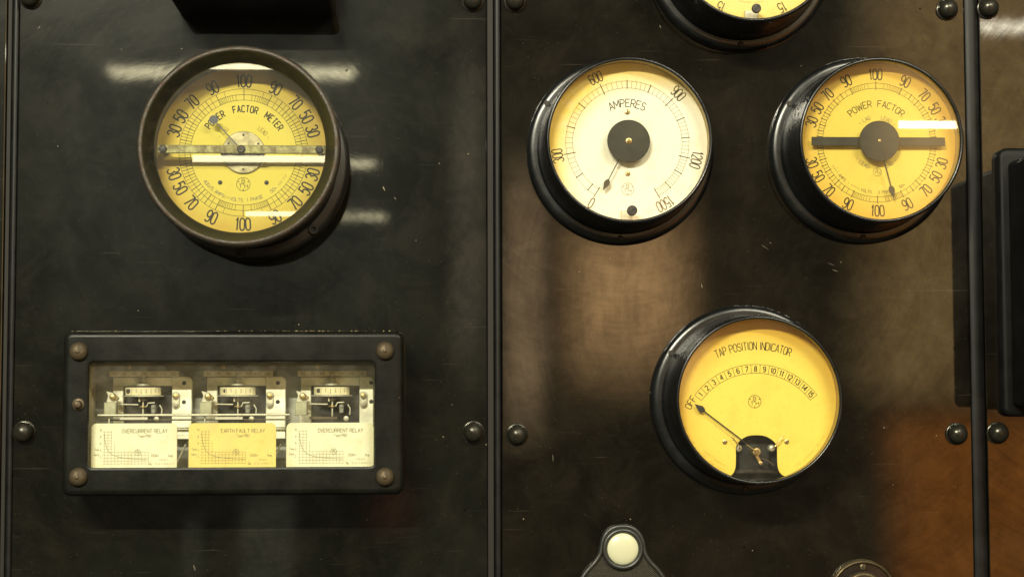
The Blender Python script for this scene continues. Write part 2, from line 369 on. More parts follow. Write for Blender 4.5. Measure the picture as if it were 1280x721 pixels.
    def text_arc(s, t, cx, cz, R, a, ht, asp, wd, h, inward=False, gap=.28):
        T = layout(t, ht, asp, gap); tot = T[-1][2]
        for ch, x0, _ in T:
            wch = wdt(ch) * asp * ht; mid = x0 + wch / 2 - tot / 2
            th = radians(a) + (-mid / R if inward else mid / R)
            up = (sin(th), cos(th)); rt = (cos(th), -sin(th)); px_, pz_ = cx + R * up[0], cz + R * up[1]
            if inward: up = (-up[0], -up[1]); rt = (-rt[0], -rt[1])
            for st, cl in GL.get(ch, ()):
                s.ribbon([(px_ + rt[0] * (u - .5) * wch + up[0] * (v - .5) * ht, pz_ + rt[1] * (u - .5) * wch + up[1] * (v - .5) * ht) for u, v in st], wd, h, cl)
        return s
    def build(s, name, material, parent=None, ang=35, loc=None):
        me = bpy.data.meshes.new(name); me.from_pydata(s.v, [], s.f); me.update()
        bm = bmesh.new(); bm.from_mesh(me); bmesh.ops.recalc_face_normals(bm, faces=bm.faces); bm.to_mesh(me); bm.free()
        me.materials.append(M[material] if isinstance(material, str) else material)
        if ang: me.shade_smooth(); me.set_sharp_from_angle(angle=radians(ang))
        o = bpy.data.objects.new(name, me); C.objects.link(o)
        if parent: o.parent = parent
        if loc: o.location = (loc[0] / 1000, -loc[1] / 1000, loc[2] / 1000)
        return o
    def print_(s, name, material, parent):
        """flat print: every face turned to the viewer"""
        me = bpy.data.meshes.new(name); me.from_pydata(s.v, [], s.f); me.update()
        bm = bmesh.new(); bm.from_mesh(me); bm.normal_update()
        fl = [f for f in bm.faces if f.normal.y > 0]
        if fl: bmesh.ops.reverse_faces(bm, faces=fl)
        bm.to_mesh(me); bm.free(); me.materials.append(M[material])
        o = bpy.data.objects.new(name, me); C.objects.link(o); o.parent = parent
        return o
def nrm(x, y):
    l = hypot(x, y); return (x / l, y / l) if l > 1e-9 else None
def inset(out, d):
    n = len(out); A = sum(out[i][0] * out[(i + 1) % n][1] - out[(i + 1) % n][0] * out[i][1] for i in range(n)); sg = 1 if A > 0 else -1; r = []
    for i in range(n):
        a, p, b = out[i - 1], out[i], out[(i + 1) % n]
        d1 = nrm(p[0] - a[0], p[1] - a[1]) or (1, 0); d2 = nrm(b[0] - p[0], b[1] - p[1]) or d1
        m = nrm(d1[0] + d2[0], d1[1] + d2[1]) or d1; c = max(.4, m[0] * d1[0] + m[1] * d1[1])
        r.append((p[0] - sg * m[1] * d / c, p[1] + sg * m[0] * d / c))
    return r
def rr(cx, cz, w_, h_, r, n=7):
    o = []
    for sx, sz, a in ((1, 1, 0), (-1, 1, 90), (-1, -1, 180), (1, -1, 270)):
        for k in range(n + 1):
            t = radians(a + 90 * k / n); o.append((cx + sx * (w_ / 2 - r) + r * cos(t), cz + sz * (h_ / 2 - r) + r * sin(t)))
    return o
def spline(pts, n=6, closed=False):
    o = []; m = len(pts)
    for i in range(m if closed else m - 1):
        p0, p1, p2, p3 = (pts[(i - 1) % m] if closed or i else pts[0]), pts[i], pts[(i + 1) % m], (pts[(i + 2) % m] if closed or i + 2 < m else pts[-1])
        for k in range(n):
            t = k / n
            o.append(tuple(.5 * (2 * p1[j] + (p2[j] - p0[j]) * t + (2 * p0[j] - 5 * p1[j] + 4 * p2[j] - p3[j]) * t * t + (3 * p1[j] - p0[j] - 3 * p2[j] + p3[j]) * t ** 3) for j in range(len(p1))))
    if not closed: o.append(pts[-1])
    return o

# ------------------------------------------------------------------ draughtsman's stroke lettering
def ar(cx, cy, rx, ry, a0, a1, n=10):
    return [(cx + rx * cos(radians(a0 + (a1 - a0) * k / n)), cy + ry * sin(radians(a0 + (a1 - a0) * k / n))) for k in range(n + 1)]
_O = ar(.5, .72, .5, .28, 0, 180)[:-1] + [(0, .72)] + ar(.5, .28, .5, .28, 180, 360)
GL = {
 '0': ((_O, True),), 'O': ((_O, True),), 'o': ((ar(.5, .32, .5, .32, 0, 350), True),),
 '1': (([(.1, .78), (.55, 1), (.55, 0)], False),),
 '2': ((ar(.5, .72, .48, .28, 170, -25) + [(.02, 0), (1, 0)], False),),
 '3': ((ar(.45, .76, .48, .24, 165, -80) , False), (ar(.45, .27, .53, .27, 85, -165), False)),
 '4': (([(.78, 0), (.78, 1), (0, .3), (1, .3)], False),),
 '5': (([(.95, 1), (.12, 1), (.05, .55)] + ar(.47, .33, .52, .33, 135, -155), False),),
 '6': ((ar(.5, .3, .5, .3, 0, 350), True), (ar(.5, .72, .5, .28, 35, 180) + [(0, .3)], False)),
 '7': (([(0, 1), (1, 1), (.32, 0)], False),),
 '8': ((ar(.5, .76, .42, .24, 0, 350), True), (ar(.5, .26, .5, .26, 0, 350), True)),
 '9': ((ar(.5, .7, .5, .3, 0, 350), True), (ar(.5, .28, .5, .28, -145, 0) + [(1, .7)], False)),
 'A': (([(0, 0), (.5, 1), (1, 0)], False), ([(.18, .33), (.82, .33)], False)),
 'B': (([(0, 0), (0, 1), (.5, 1)] + ar(.55, .76, .4, .24, 90, -90) + [(0, .52)], False), ([(.5, .52)] + ar(.55, .26, .45, .26, 90, -90) + [(0, 0)], False)),
 'C': ((ar(.5, .72, .5, .28, 20, 180) + ar(.5, .28, .5, .28, 180, 340), False),),
 'D': (([(0, 0), (0, 1), (.4, 1)] + ar(.45, .65, .55, .35, 80, 0) + ar(.45, .35, .55, .35, 0, -80) + [(.4, 0)], True),),
 'E': (([(1, 1), (0, 1), (0, 0), (1, 0)], False), ([(0, .52), (.8, .52)], False)),
 'F': (([(1, 1), (0, 1), (0, 0)], False), ([(0, .52), (.8, .52)], False)),
 'G': ((ar(.5, .72, .5, .28, 20, 180) + ar(.5, .28, .5, .28, 180, 360) + [(1, .45), (.55, .45)], False),),
 'H': (([(0, 0), (0, 1)], False), ([(1, 0), (1, 1)], False), ([(0, .5), (1, .5)], False)),
 'I': (([(.5, 0), (.5, 1)], False),), 'L': (([(0, 1), (0, 0), (1, 0)], False),),
 'M': (([(0, 0), (0, 1), (.5, .3), (1, 1), (1, 0)], False),), 'N': (([(0, 0), (0, 1), (1, 0), (1, 1)], False),),
 'P': (([(0, 0), (0, 1), (.5, 1)] + ar(.5, .73, .5, .27, 90, -90) + [(0, .46)], False),),
 'R': (([(0, 0), (0, 1), (.5, 1)] + ar(.5, .73, .5, .27, 90, -90) + [(0, .46)], False), ([(.5, .46), (1, 0)], False)),
 'S': ((ar(.5, .75, .48, .25, 25, 260) + ar(.5, .26, .5, .26, 80, -155), False),),
 'T': (([(0, 1), (1, 1)], False), ([(.5, 1), (.5, 0)], False)),
 'U': (([(0, 1), (0, .3)] + ar(.5, .28, .5, .28, 180, 360) + [(1, 1)], False),), 'V': (([(0, 1), (.5, 0), (1, 1)], False),),
 'W': (([(0, 1), (.25, 0), (.5, .8), (.75, 0), (1, 1)], False),), 'Y': (([(0, 1), (.5, .5), (1, 1)], False), ([(.5, .5), (.5, 0)], False)),
 'y': (([(0, .62), (.5, .05)], False), ([(1, .62), (.25, -.3)], False)), 'p': (([(0, -.3), (0, .62)], False), (ar(.5, .32, .5, .3, 0, 350), True)),
 'e': (([(.05, .33), (.98, .33)] + ar(.5, .32, .48, .3, 10, 310), False),), 'i': (([(.5, 0), (.5, .62)], False), ([(.5, .8), (.5, .92)], False)),
 'm': (([(0, 0), (0, .62), (.5, .45), (.5, 0)], False), ([(.5, .45), (1, .6), (1, 0)], False)),
 's': ((ar(.5, .47, .45, .15, 30, 260) + ar(.5, .16, .5, .16, 80, -150), False),), 'c': ((ar(.5, .32, .5, .31, 40, 320), False),),
 '/': (([(0, 0), (1, 1)], False),), '-': (([(0, .45), (1, .45)], False),), '.': (([(.4, 0), (.6, .08)], False),), '%': (([(0, 0), (1, 1)], False), (ar(.2, .8, .18, .15, 0, 350), True), (ar(.8, .2, .18, .15, 0, 350), True)),
 '~': (([(0, .4)] + ar(.27, .45, .22, .2, 170, 10) + ar(.73, .45, .22, .2, 190, 350), False),),
 '=': (([(0, .6), (1, .6)], False), ([(0, .3), (1, .3)], False)),
}
def wdt(ch): return {'I': .25, '1': .62, 'i': .22, ' ': .75, 'M': 1.25, 'W': 1.45, 'm': 1.2, '.': .3, 'o': .8, 'e': .8, 's': .8, 'c': .8, 'p': .8, 'y': .8}.get(ch, 1.0)
def layout(t, ht, asp, gap):
    x = 0; r = []
    for ch in t:
        wd = wdt(ch) * asp * ht; r.append((ch, x, x + wd)); x += wd + gap * asp * ht
    return r
def bth(mb, x, z, R, h, wd):
    """round maker's mark: three letters and small spokes in a ring"""
    mb.arcline(x, z, R, 0, 360, wd, h)
    mb.text_at('B', x, z + R * .46, R * .62, .75, wd, h); mb.text_at('T', x - R * .42, z - R * .28, R * .58, .8, wd, h); mb.text_at('H', x + R * .42, z - R * .28, R * .58, .8, wd, h)
    for a in (-62, 62, 180): mb.tick(x, z, a, R * .70, R * .93, wd * 1.6, h)
    mb.disc(x, z, R * .09, h)

def thing(name, label, cat, x, z, group=None):
    o = bpy.data.objects.new(name, None); C.objects.link(o); o.location = (x / 1000, 0, Z0 + z / 1000)
    o.empty_display_size = .05; o['label'] = label; o['category'] = cat
    if group: o['group'] = group
    return o

# ================================================================== the switchboard panels
CHIPS = [(-282, -207, 1.2, 3.4, .3), (161, -75, .5, 5.0, .05), (124, -150, .9, 1.0, 0), (-326, 413, .7, 3.4, -.4), (-338, 413, .9, .8, 0), (-455, 314, .8, .7, 0), (-480, 463, .6, 2.6, -.7),
         (-50, 262, .9, 3.6, .5), (-36, 250, .7, 2.2, .8), (-365, -120, .6, .6, 0), (472, 381, .8, .7, 0), (480, 421, .6, .6, 0), (350, 140, .5, 2.4, .2), (-10, 197, .5, .6, 0), (-378, 436, .6, .6, 0),
         (35, -8, .6, .6, 0), (605, 240, .5, .5, 0), (515, 168, .4, 5.0, 1.2), (520, 160, .35, 4.2, 1.25), (430, 190, .4, 6, 1.0), (760, -152, .8, .6, 0), (300, 470, .5, 2.0, .4), (590, -110, .5, .5, 0), (-70, -150, .6, .6, 0)]
XL0, XL1, XR0, XR1 = -520, -504.5, 692, 711
def bolt_mesh(mb, x, z):
    pass
def dome_nut(parent, px_, x, z):
    rot = random.uniform(0, 60)
    mb = MB()
    mb.lathe([(14.2, 0.2), (14.2, 1.8), (13.4, 2.4), (12.6, 2.6)], seg=32)
    mb.lathe([(12.4, 2.4), (12.4, 7), (11.6, 10.4), (9.6, 13.4), (6.6, 15.6), (3.2, 16.8), (.6, 17.1)], seg=32, cap1=True)
    o = mb.build('dome_nut', 'bolt', parent); o.location = ((x - px_) / 1000, 0, z / 1000)
    return o
def panel(x0, x1, label, material, bolts):
    px_ = (x0 + x1) / 2
    root = thing('switchboard_panel', label, 'panel', px_, 0, 'steel panels of the switchboard')
    w_ = (x1 - x0) / 2
    mb = MB(); out = [(-w_, -560), (w_, -560), (w_, 860), (-w_, 860)]
    mb.loft([[(x, -8, z) for x, z in out], [(x, -1.4, z) for x, z in out], [(x, -.4, z) for x, z in inset(out, .4)], [(x, 0, z) for x, z in inset(out, 1.4)]], True, True)
    mb.build('sheet', material, root, 0)
    for bx, bz in bolts: dome_nut(root, px_, bx, bz)
    rnd = random.Random(int(x0))
    for cx_, cz_, sx_, sz_, an in CHIPS:        # chips and runs in the enamel
        if x0 < cx_ < x1:
            q = []; k_ = 9
            for k in range(k_):
                t = 2 * pi * k / k_; rr_ = rnd.uniform(.6, 1.2); u, v = sx_ * cos(t) * rr_, sz_ * sin(t) * rr_
                q.append((u * cos(an) - v * sin(an), u * sin(an) + v * cos(an)))
            mb = MB(); mb.prism(q, 0, .12); o = mb.build('paint_chip', 'chip' if sx_ + sz_ < 8 and rnd.random() < .75 else 'chipdim', root, 0, (cx_ - px_, .06, cz_))
    return root
panel(-1115, XL0, 'dark steel panel, just a sliver of it along the left edge', 'panel_l', [])
panel(XL1, 79, 'black steel panel carrying the rust-rimmed power factor meter and the relay box', 'panel_l', [(-491, -40), (61.5, -42), (-491, 500), (61.5, 501)])
panel(97.3, XR0, 'black steel panel carrying the ammeter and the tap position indicator', 'panel_m', [(116, -45.5), (672, -46.5), (115, 501), (669.5, 495)])
panel(XR1, 1310, 'brown-reflecting steel panel along the right edge behind a deep black box', 'panel_r', [(724.5, -45.5), (722.5, 497)])
def joint(x0, x1, label, lip):
    w_ = (x1 - x0); cx = (x0 + x1) / 2
    root = thing('joint_strip', label, 'strip', cx, 0, 'black strips between panels')
    mb = MB(); hw = w_ / 2 - .6; a0 = -hw + lip
    prof = [(a0, -7.6), (a0, -3.4), (a0 + 1.2, -2.0), ((a0 + hw) / 2, -.7), (hw - 1.2, -1.6), (hw, -3.0), (hw, -7.6)]
    mb.loft([[(x, h, -555) for x, h in prof], [(x, h, 855) for x, h in prof]], True, True)
    mb.build('bead', 'joint', root, 60)
    if lip > 1:
        mb = MB(); mb.box(-hw, a0 - .8, -7.8, -4.2, -556, 856, .6); mb.build('packing', 'backing', root)
joint(XL0, XL1, 'black strip in the seam near the left edge', 6)
joint(79, 97.3, 'black strip in the middle seam between meter and ammeter panels', 8.6)
joint(XR0, XR1, 'black strip in the right seam beside the deep black box', 0)
mb = MB(); mb.box(-1115, 1310, -30, -9, -560, 860)
o = mb.build('backing_board', 'backing', None, 0); o.location = (0, 0, Z0); o['kind'] = 'structure'

# ================================================================== round instruments
def screw(parent, x, h, z, r, rot=30, name='screw', material='screw', hd=1.6):
    """slotted cheese-head"""
    mb = MB(); a = radians(rot); sl = r * .16
    mb.lathe([(r, -.4), (r, hd * .7), (r * .86, hd), (r * .3, hd * 1.05)], seg=20, cap1=True)
    q = [(-r * .9, -sl), (r * .9, -sl), (r * .9, sl), (-r * .9, sl)]
    o = mb.build(name, material, parent, 40); o.location = (x / 1000, -h / 1000, z / 1000)
    m2 = MB(); m2.prism([(u * cos(a) - v * sin(a), u * sin(a) + v * cos(a)) for u, v in q], hd * 1.02, hd * 1.12)
    s_ = m2.build('slot', 'dark', o if parent.parent is None else parent, 0)
    if parent.parent is not None: s_.location = (x / 1000, -h / 1000, z / 1000)
    return o
def instrument(name, label, cat, x, z, dialmat, group='round black panel instruments'):
    root = thing(name, label, cat, x, z, group)
    mb = MB(); mb.lathe([(118.2, .3), (118.6, 3), (118.4, 9), (117, 12.4), (114, 14.4), (110, 15), (103, 15)], seg=112); mb.build('flange', 'black', root, 50)
    mb = MB(); mb.lathe([(106.2, 14.6), (106.0, 17), (104.8, 20), (104.2, 30), (101.6, 84), (100.4, 95)], seg=112); mb.build('case', 'black', root, 50)
    mb = MB(); mb.lathe([(100.2, 94.5), (101.3, 96), (101.6, 100.5), (100.9, 103.8), (99.2, 105.2), (97.4, 104.6), (96.7, 102.6), (96.7, 101.4)], seg=112); mb.build('bezel', 'black', root, 60)
    mb = MB(); mb.lathe([(98.6, 78.5), (98.6, 97.4)], seg=96); mb.build('inner_rim', 'rim_in', root)
    mb = MB(); mb.lathe([(.5, 98), (98, 98), (98, 101), (.5, 101)], seg=96, cap0=True, cap1=True); mb.build('glass', 'glass', root, 30)
    for a in (-58, 62, 181): screw(root, 110.5 * sin(radians(a)), 14.6, 110.5 * cos(radians(a)), 3.6, a, 'flange_screw', 'screw', 2.0)
    return root
def round_dial(root, dialmat, h, R):
    mb = MB(); mb.lathe([(R, h - 1.5), (R, h - .3), (R - .4, h)], seg=96, cap0=True, cap1=True)
    return mb.build('dial', dialmat, root, 30)
def dialscrew(root, x, z, h, r=3.3, material='screw'): return screw(root, x, h, z, r, random.uniform(0, 180), 'dial_screw', material, 1.0)
def needle(root, x0, z0, x1, z1, h, kind, material='darkbar', wd=1.6, hd=5):
    """flat pointer from pivot to tip with a shaped head"""
    L = hypot(x1 - x0, z1 - z0); dx, dz = (x1 - x0) / L, (z1 - z0) / L
    if kind == 'spade':     # teardrop close to the tip
        o = [(0, -wd / 2), (L - 15, -wd / 2), (L - 13, -hd * .75), (L - 9, -hd), (L - 5.5, -hd * .6), (L, -.2), (L, .2), (L - 5.5, hd * .6), (L - 9, hd), (L - 13, hd * .75), (L - 15, wd / 2), (0, wd / 2)]
    elif kind == 'disc':
        o = [(0, -wd / 2), (L - 2 * hd, -wd / 2)] + [(L - hd + hd * cos(radians(t)), hd * sin(radians(t))) for t in range(-160, 161, 20)] + [(L - 2 * hd, wd / 2), (0, wd / 2)]
    o = [(x0 + u * dx - v * dz, z0 + u * dz + v * dx) for u, v in o]
    mb = MB(); mb.prism(o, h, h + 1.0); return mb.build('pointer', material, root, 30)

def pf(v): return math.degrees(math.acos(v / 100))
def pf_scale(mb, R0, R1, h, rings, wmaj, wmin, ext=0):
    for R in rings: mb.arcline(0, 0, R, 0, 360, wmin * 1.1, h, 120)
    for q in (0, 1, 2, 3):
        f = (lambda a: a) if q == 0 else (lambda a: -a) if q == 1 else (lambda a: 180 - a) if q == 2 else (lambda a: 180 + a)
        for v in range(0, 100, 5):
            if q in (1, 2) and v == 0: continue
            mj = v % 10 == 0
            mb.tick(0, 0, f(pf(v)), R0 - (ext if v in (90, 70, 50, 30) else 0), R1 + (ext if mj else 0), wmaj if mj else wmin, h)
        for v in (99, 98, 97, 96, 95, 94, 93, 92, 91): mb.tick(0, 0, f(pf(v)), R0, R0 + (R1 - R0) * (.55 if len(rings) > 2 else 1), wmin, h)
    for a in (0, 180): mb.tick(0, 0, a, R0 - ext, R1 + ext, wmaj, h)
def prt(par, material, name, how, *a, **k):
    q = MB(); getattr(q, how)(*a, **k); return q.print_(name, material, par)
def pf_numbers(par, R, ht, wd, h, asp=.40):
    for sgn in (1, -1):
        for v in (90, 70, 50, 30):
            prt(par, 'ink', 'numeral', 'text_arc', str(v), 0, 0, R, sgn * pf(v), ht, asp, wd, h)
            prt(par, 'ink', 'numeral', 'text_arc', str(v), 0, 0, R, 180 - sgn * pf(v), ht, asp, wd, h, True)
    prt(par, 'ink', 'numeral', 'text_arc', '100', 0, 0, R, 0, ht, asp, wd, h); prt(par, 'ink', 'numeral', 'text_arc', '100', 0, 0, R, 180, ht, asp, wd, h, True)
def worn_print(mb, R, a0, a1, h, inward, ht=2.4, wd=.45, seedv=1):
    """small print too worn to read: short broken dashes along an arc"""
    rnd = random.Random(seedv); a = a0
    while a < a1:
        n = rnd.randint(3, 8)
        for _ in range(n):
            if a > a1: break
            q = rnd.random()
            mb.tick(0, 0, a, R - ht / 2 * rnd.uniform(.5, 1), R + ht / 2 * rnd.uniform(.5, 1), wd, h)
            if q > .4: mb.arcline(0, 0, R + rnd.choice((-.5, 0, .5)) * ht, a, a + .9, wd * .8, h, 2)
            a += 1.75
        a += 2.2

# ---- old power factor meter with the worn iron bezel
r_ = thing('power_factor_meter', 'yellow-dialled power factor meter in a deep rusty iron rim above the relay box', 'meter', -215, 293)
mb = MB(); mb.lathe([(122, .3), (122.4, 3), (122, 9), (120, 13), (116, 15), (104, 16)], seg=112); mb.build('flange', 'caseold', r_, 50)
mb = MB(); mb.lathe([(108, 15.5), (107, 18), (105.5, 24), (105, 90), (106.5, 118), (110, 132), (114, 138)], seg=112); mb.build('case', 'caseold', r_, 50)
mb = MB(); mb.lathe([(113.5, 137.5), (116.6, 139), (118, 143), (118.2, 150), (117.4, 156), (115.4, 159.2), (112.8, 160), (111.4, 159.2), (110.8, 158.4)], seg=128); mb.build('bezel', 'rust', r_, 50)
mb = MB(); mb.lathe([(110.9, 158.5), (109.6, 155.8), (101.8, 143.8), (100.2, 141.6), (99.6, 140)], seg=128); mb.build('bezel_cone', 'cone', r_, 50)
mb = MB(); mb.lathe([(104, 98), (104, 119), (101.5, 138.6), (99.8, 139.4)], seg=96); mb.build('inner_rim', 'rim_dark', r_)
mb = MB(); mb.lathe([(.5, 138), (101, 138), (101, 141), (.5, 141)], seg=96, cap0=True, cap1=True); mb.build('glass', 'glass', r_, 30)
for a in (137, 186, 232, 20, -50):
    x, z = 114.6 * sin(radians(a)), 114.6 * cos(radians(a))
    mb = MB(); mb.lathe([(6.4, 0), (6.4, 2.6), (5.6, 3.4), (3.4, 3.4), (3.2, .6)], seg=20); o = mb.build('screw_boss', 'caseold', r_, 40, (x, 14.5, z))
    mb = MB(); mb.lathe([(3.2, 0), (.3, .1)], seg=12, cap1=True); mb.build('hole', 'dark', o, 40, (0, .8, 0))
d = round_dial(r_, 'dial_old', 100, 103.5)
mb = MB(); pf_scale(mb, 63, 76.5, 100.15, (76.5, 69.6, 63), .75, .42); mb.print_('scale', 'ink', d)
pf_numbers(d, 86, 14.5, 1.8, 100.15, .37)
for t, a in (('POWER', -41), ('FACTOR', 2), ('METER', 43.5)): prt(d, 'ink', 'title_word', 'text_arc', t, 0, 0, 52.5, a, 8.0, .44, 1.3, 100.15, gap=.48)
for t, a in (('- LAG', -46), ('LEAD -', 46)): prt(d, 'faintink', 'small_word', 'text_arc', t, 0, 0, 34.5, a, 5, .5, .5, 100.15)
for t, a in (('400/5 AMPS.', 218), ('VOLTS', 188), ('1 PHASE', 166), ('50~', 141)): prt(d, 'plateink', 'small_word', 'text_arc', t, 0, 0, 57, a, 4, .6, .6, 100.15, True)
mb = MB(); worn_print(mb, 57, 197, 205, 100.15, True, 3, .4, 3); mb.print_('worn_print', 'faintink', d)
mb = MB(); worn_print(mb, 57, 118, 133, 100.15, True, 3, .4, 4); mb.print_('worn_print', 'faintink', d)
mb = MB(); bth(mb, 0, -38, 8, 100.15, .55); mb.print_('maker_mark', 'ink', d)
mb = MB(); mb.lathe([(25.5, 100.2), (25.5, 102.2), (24.6, 103)], seg=48, cap1=True); hp = mb.build('hub_plate', 'hubplate', r_, 30)
for a in (0, 60, 120, 180, 240, 300):
    mb = MB(); mb.lathe([(1.5, 102.8), (1.3, 103.5)], 20.5 * sin(radians(a)), 20.5 * cos(radians(a)), 12, cap1=True); mb.build('rivet', 'screw', hp, 30)
mb = MB(); mb.box(-25, 25, 103.2, 118, -10.5, -2.5, .8); mb.build('dark_block', 'dark', r_)  # plain dark block added across the hub plate behind the crossbar
dialscrew(r_, -27.5, -36, 100, 2.6); dialscrew(r_, 27.5, -36, 100, 2.6)
needle(r_, 0, 0, -37.5, 40.5, 116, 'disc', 'bluing', 1.3, 5.2)
mb = MB(); mb.box(-98.5, 98.5, 124.5, 127.5, -4.9, 4.9, .7); br = mb.build('crossbar', 'bar', r_)
mb = MB(); mb.lathe([(4.8, 127.5), (4.8, 129.4), (3.4, 130.6), (1.2, 130.6), (1.0, 129.6)], seg=20, cap1=True); mb.build('pivot_screw', 'screw', br)
for x in (-91.5, 91.5):
    mb = MB(); mb.lathe([(5.0, 127.4), (5.0, 129.6), (3.6, 131), (1.5, 131.2)], x, 0, 6, cap1=True); mb.build('nut', 'screw', br, 20)
    mb = MB(); mb.lathe([(4, 100), (4, 124.6)], x, 0, 14); mb.build('pillar', 'rim_dark', r_)

# ---- ammeter
r_ = instrument('ammeter', 'ammeter with a cream-white dial and round black centre disc', 'meter', 247.7, 310, 'dial_amp')
H = 80; d = round_dial(r_, 'dial_amp', H, 98.3); h = H + .15
deg = [-148, -140, -124.5, -101, -75, -51, -25, 0, 22.5, 46, 66, 85, 104, 120, 136.5, 150]
mb = MB(); mb.arcline(0, 0, 75.5, deg[0], deg[-1], .42, h, 110); mb.arcline(0, 0, 67, deg[0], deg[-1], .42, h, 110)
for i, a in enumerate(deg):
    mb.tick(0, 0, a, 66 if i % 3 else 64.5, 77 if i % 3 else 79, 1.05, h)
    if 1 < i < 15:
        for k in range(1, 5): mb.tick(0, 0, a + (deg[i + 1] - a) * k / 5, 67, 75.5, .38, h)
mb.print_('scale', 'ampink', d)
for t, a, R in (('0', -149, 86.5), ('300', -101, 87), ('600', -26, 88), ('900', 46, 87.5), ('1200', 104, 87), ('1500', 149, 87.5)): prt(d, 'ampink', 'numeral', 'text_arc', t, 0, 0, R, a, 13.0, .34, 1.3, h)
mb = MB(); mb.text_arc('AMPERES', 0, 0, 48.5, 0, 9.4, .54, 1.0, h, gap=.30); mb.print_('title', 'titleink', d)
mb = MB(); bth(mb, 0, -57, 7.4, h, .5); mb.print_('maker_mark', 'ampink', d)
dialscrew(r_, 0, 37.5, H, 3.3, 'brass'); dialscrew(r_, 0, -38, H, 3.3, 'brass')
needle(r_, 0, 0, -31, -59.5, 88.5, 'spade', 'darkbar', 1.2, 3.7)
mb = MB(); mb.lathe([(26, 91.2), (26, 92.6), (25.4, 93.2)], seg=64, cap0=True, cap1=True); cd = mb.build('centre_disc', 'darkbar', r_, 30)
mb = MB(); mb.lathe([(4.2, 93.2), (3.6, 94.0), (2, 94.4), (.8, 96)], seg=20, cap1=True); mb.build('pivot_cap', 'brass', cd)
mb = MB(); mb.lathe([(3.5, H), (3.5, 91.4)], seg=14); mb.build('pillar', 'brass', r_)
mb = MB(); mb.box(-9, 5, H + .3, H + 6, -95, -83.5, .5); mb.build('zero_lever', 'steel', r_)
screw(r_, 2.5, 101, -85.5, 6.3, 35, 'zero_screw', 'screw', 3)

# ---- power factor meter, right
r_ = instrument('power_factor_meter', 'amber power factor meter with black centre disc and bar beside the right seam', 'meter', 555, 311.5, 'dial_pf')
d = round_dial(r_, 'dial_pf', H, 98.3)
mb = MB(); pf_scale(mb, 67, 73.5, h, (67, 73.5), .8, .40, 1.6); mb.print_('scale', 'ink', d)
pf_numbers(d, 84.2, 13.2, 1.4, h, .37)
for t, a in (('POWER', -25.6), ('FACTOR', 23.2)): prt(d, 'ink', 'title_word', 'text_arc', t, 0, 0, 48, a, 8.0, .58, .9, h, gap=.30)
for t, a, i_ in (('- LAG', -29, 0), ('LEAD -', 29, 0), ('- LEAD', 216, 1), ('LAG -', 145, 1)): prt(d, 'plateink', 'small_word', 'text_arc', t, 0, 0, 31.5, a, 4.6, .6, .6, h, bool(i_))
for t, a in (('AMPS', 225), ('VOLTS', 193), ('3 PHASE', 171), ('50~', 150)): prt(d, 'faintink', 'small_word', 'text_arc', t, 0, 0, 61.5, a, 3.6, .6, .5, h, True)
mb = MB(); worn_print(mb, 61.5, 201, 216, h, True, 2.6, .4, 5); mb.print_('worn_print', 'faintink', d)
mb = MB(); worn_print(mb, 61.5, 233, 242, h, True, 2.6, .4, 6); mb.print_('worn_print', 'faintink', d)
mb = MB(); bth(mb, 0, -36.5, 5.2, h, .45); mb.print_('maker_mark', 'faintink', d)
mb = MB(); mb.box(-82.5, 82.5, 87.6, 89, -5.3, 5.3, .4); br = mb.build('crossbar', 'darkbar', r_)
for x in (-76, 76):
    mb = MB(); mb.lathe([(2.4, H), (2.4, 87.8)], x, 0, 12); mb.build('pillar', 'brass', r_)
needle(r_, 0, 0, 17.3, -69, 90, 'spade', 'darkbar', 1.4, 3.9)
mb = MB(); mb.lathe([(24.8, 92), (24.8, 93.6), (24.2, 94.2)], seg=64, cap0=True, cap1=True); cd = mb.build('centre_disc', 'darkbar', r_, 30)
mb = MB(); mb.lathe([(2.2, 94.2), (1.8, 95.0), (.5, 95.4)], seg=16, cap1=True); mb.build('pivot_cap', 'brass', cd)

# ---- tap position indicator
r_ = instrument('tap_position_indicator', 'golden tap position indicator with a curved scale of fifteen numbered boxes', 'meter', 402, -3, 'dial_tap')
Rd = 98.3
left = [(-23, -95.2)] + spline([(-32.5, -92.6), (-27.6, -89.4), (-25.4, -82), (-25.2, -70), (-25, -56), (-22.2, -51), (-18.5, -48.2), (-12.5, -44.2), (-5, -42.6), (0, -42.4)], 4)[4:]
arcpts = [(Rd * sin(radians(a)), Rd * cos(radians(a))) for a in [-180 + 20.5 + k * (319 / 110) for k in range(111)]]
bay = spline([(-30.5, -90.2), (-27.4, -86), (-25.6, -79), (-25.2, -68), (-25, -57), (-22.4, -51.5), (-17.5, -47), (-10, -43.4), (0, -42.4), (10, -43.4), (17.5, -47), (22.4, -51.5), (25, -57), (25.2, -68), (25.6, -79), (27.4, -86), (30.5, -90.2)], 4)
out = arcpts + list(reversed(bay))
mb = MB(); mb.prism(out, H - 1.2, H); d = mb.build('dial', 'dial_tap', r_, 30)
mb = MB(); mb.lathe([(98.3, 40), (98.3, 79)], seg=80); mb.lathe([(98.3, 56), (.5, 56)], seg=60, cap1=True); mb.build('movement_housing', 'dark', r_, 40)
CZ = -51
mb = MB(); mb.arcline(0, CZ, 94, -52.7, 52.7, .5, h, 60); mb.arcline(0, CZ, 83.5, -52.7, 52.7, .5, h, 60)
for k in range(16): mb.tick(0, CZ, -52.7 + k * 105.4 / 15, 83.5, 94, .5, h)
mb.print_('scale', 'ink', d)
for k in range(15): prt(d, 'ink', 'numeral', 'text_arc', str(k + 1), 0, CZ, 88.7, -52.7 + (k + .5) * 105.4 / 15, 6.2, .48, 1.1, h, gap=.32)
prt(d, 'ink', 'off_mark', 'text_arc', 'OFF', 0, CZ, 93, -58.8, 8.2, .52, .95, h, gap=.3)
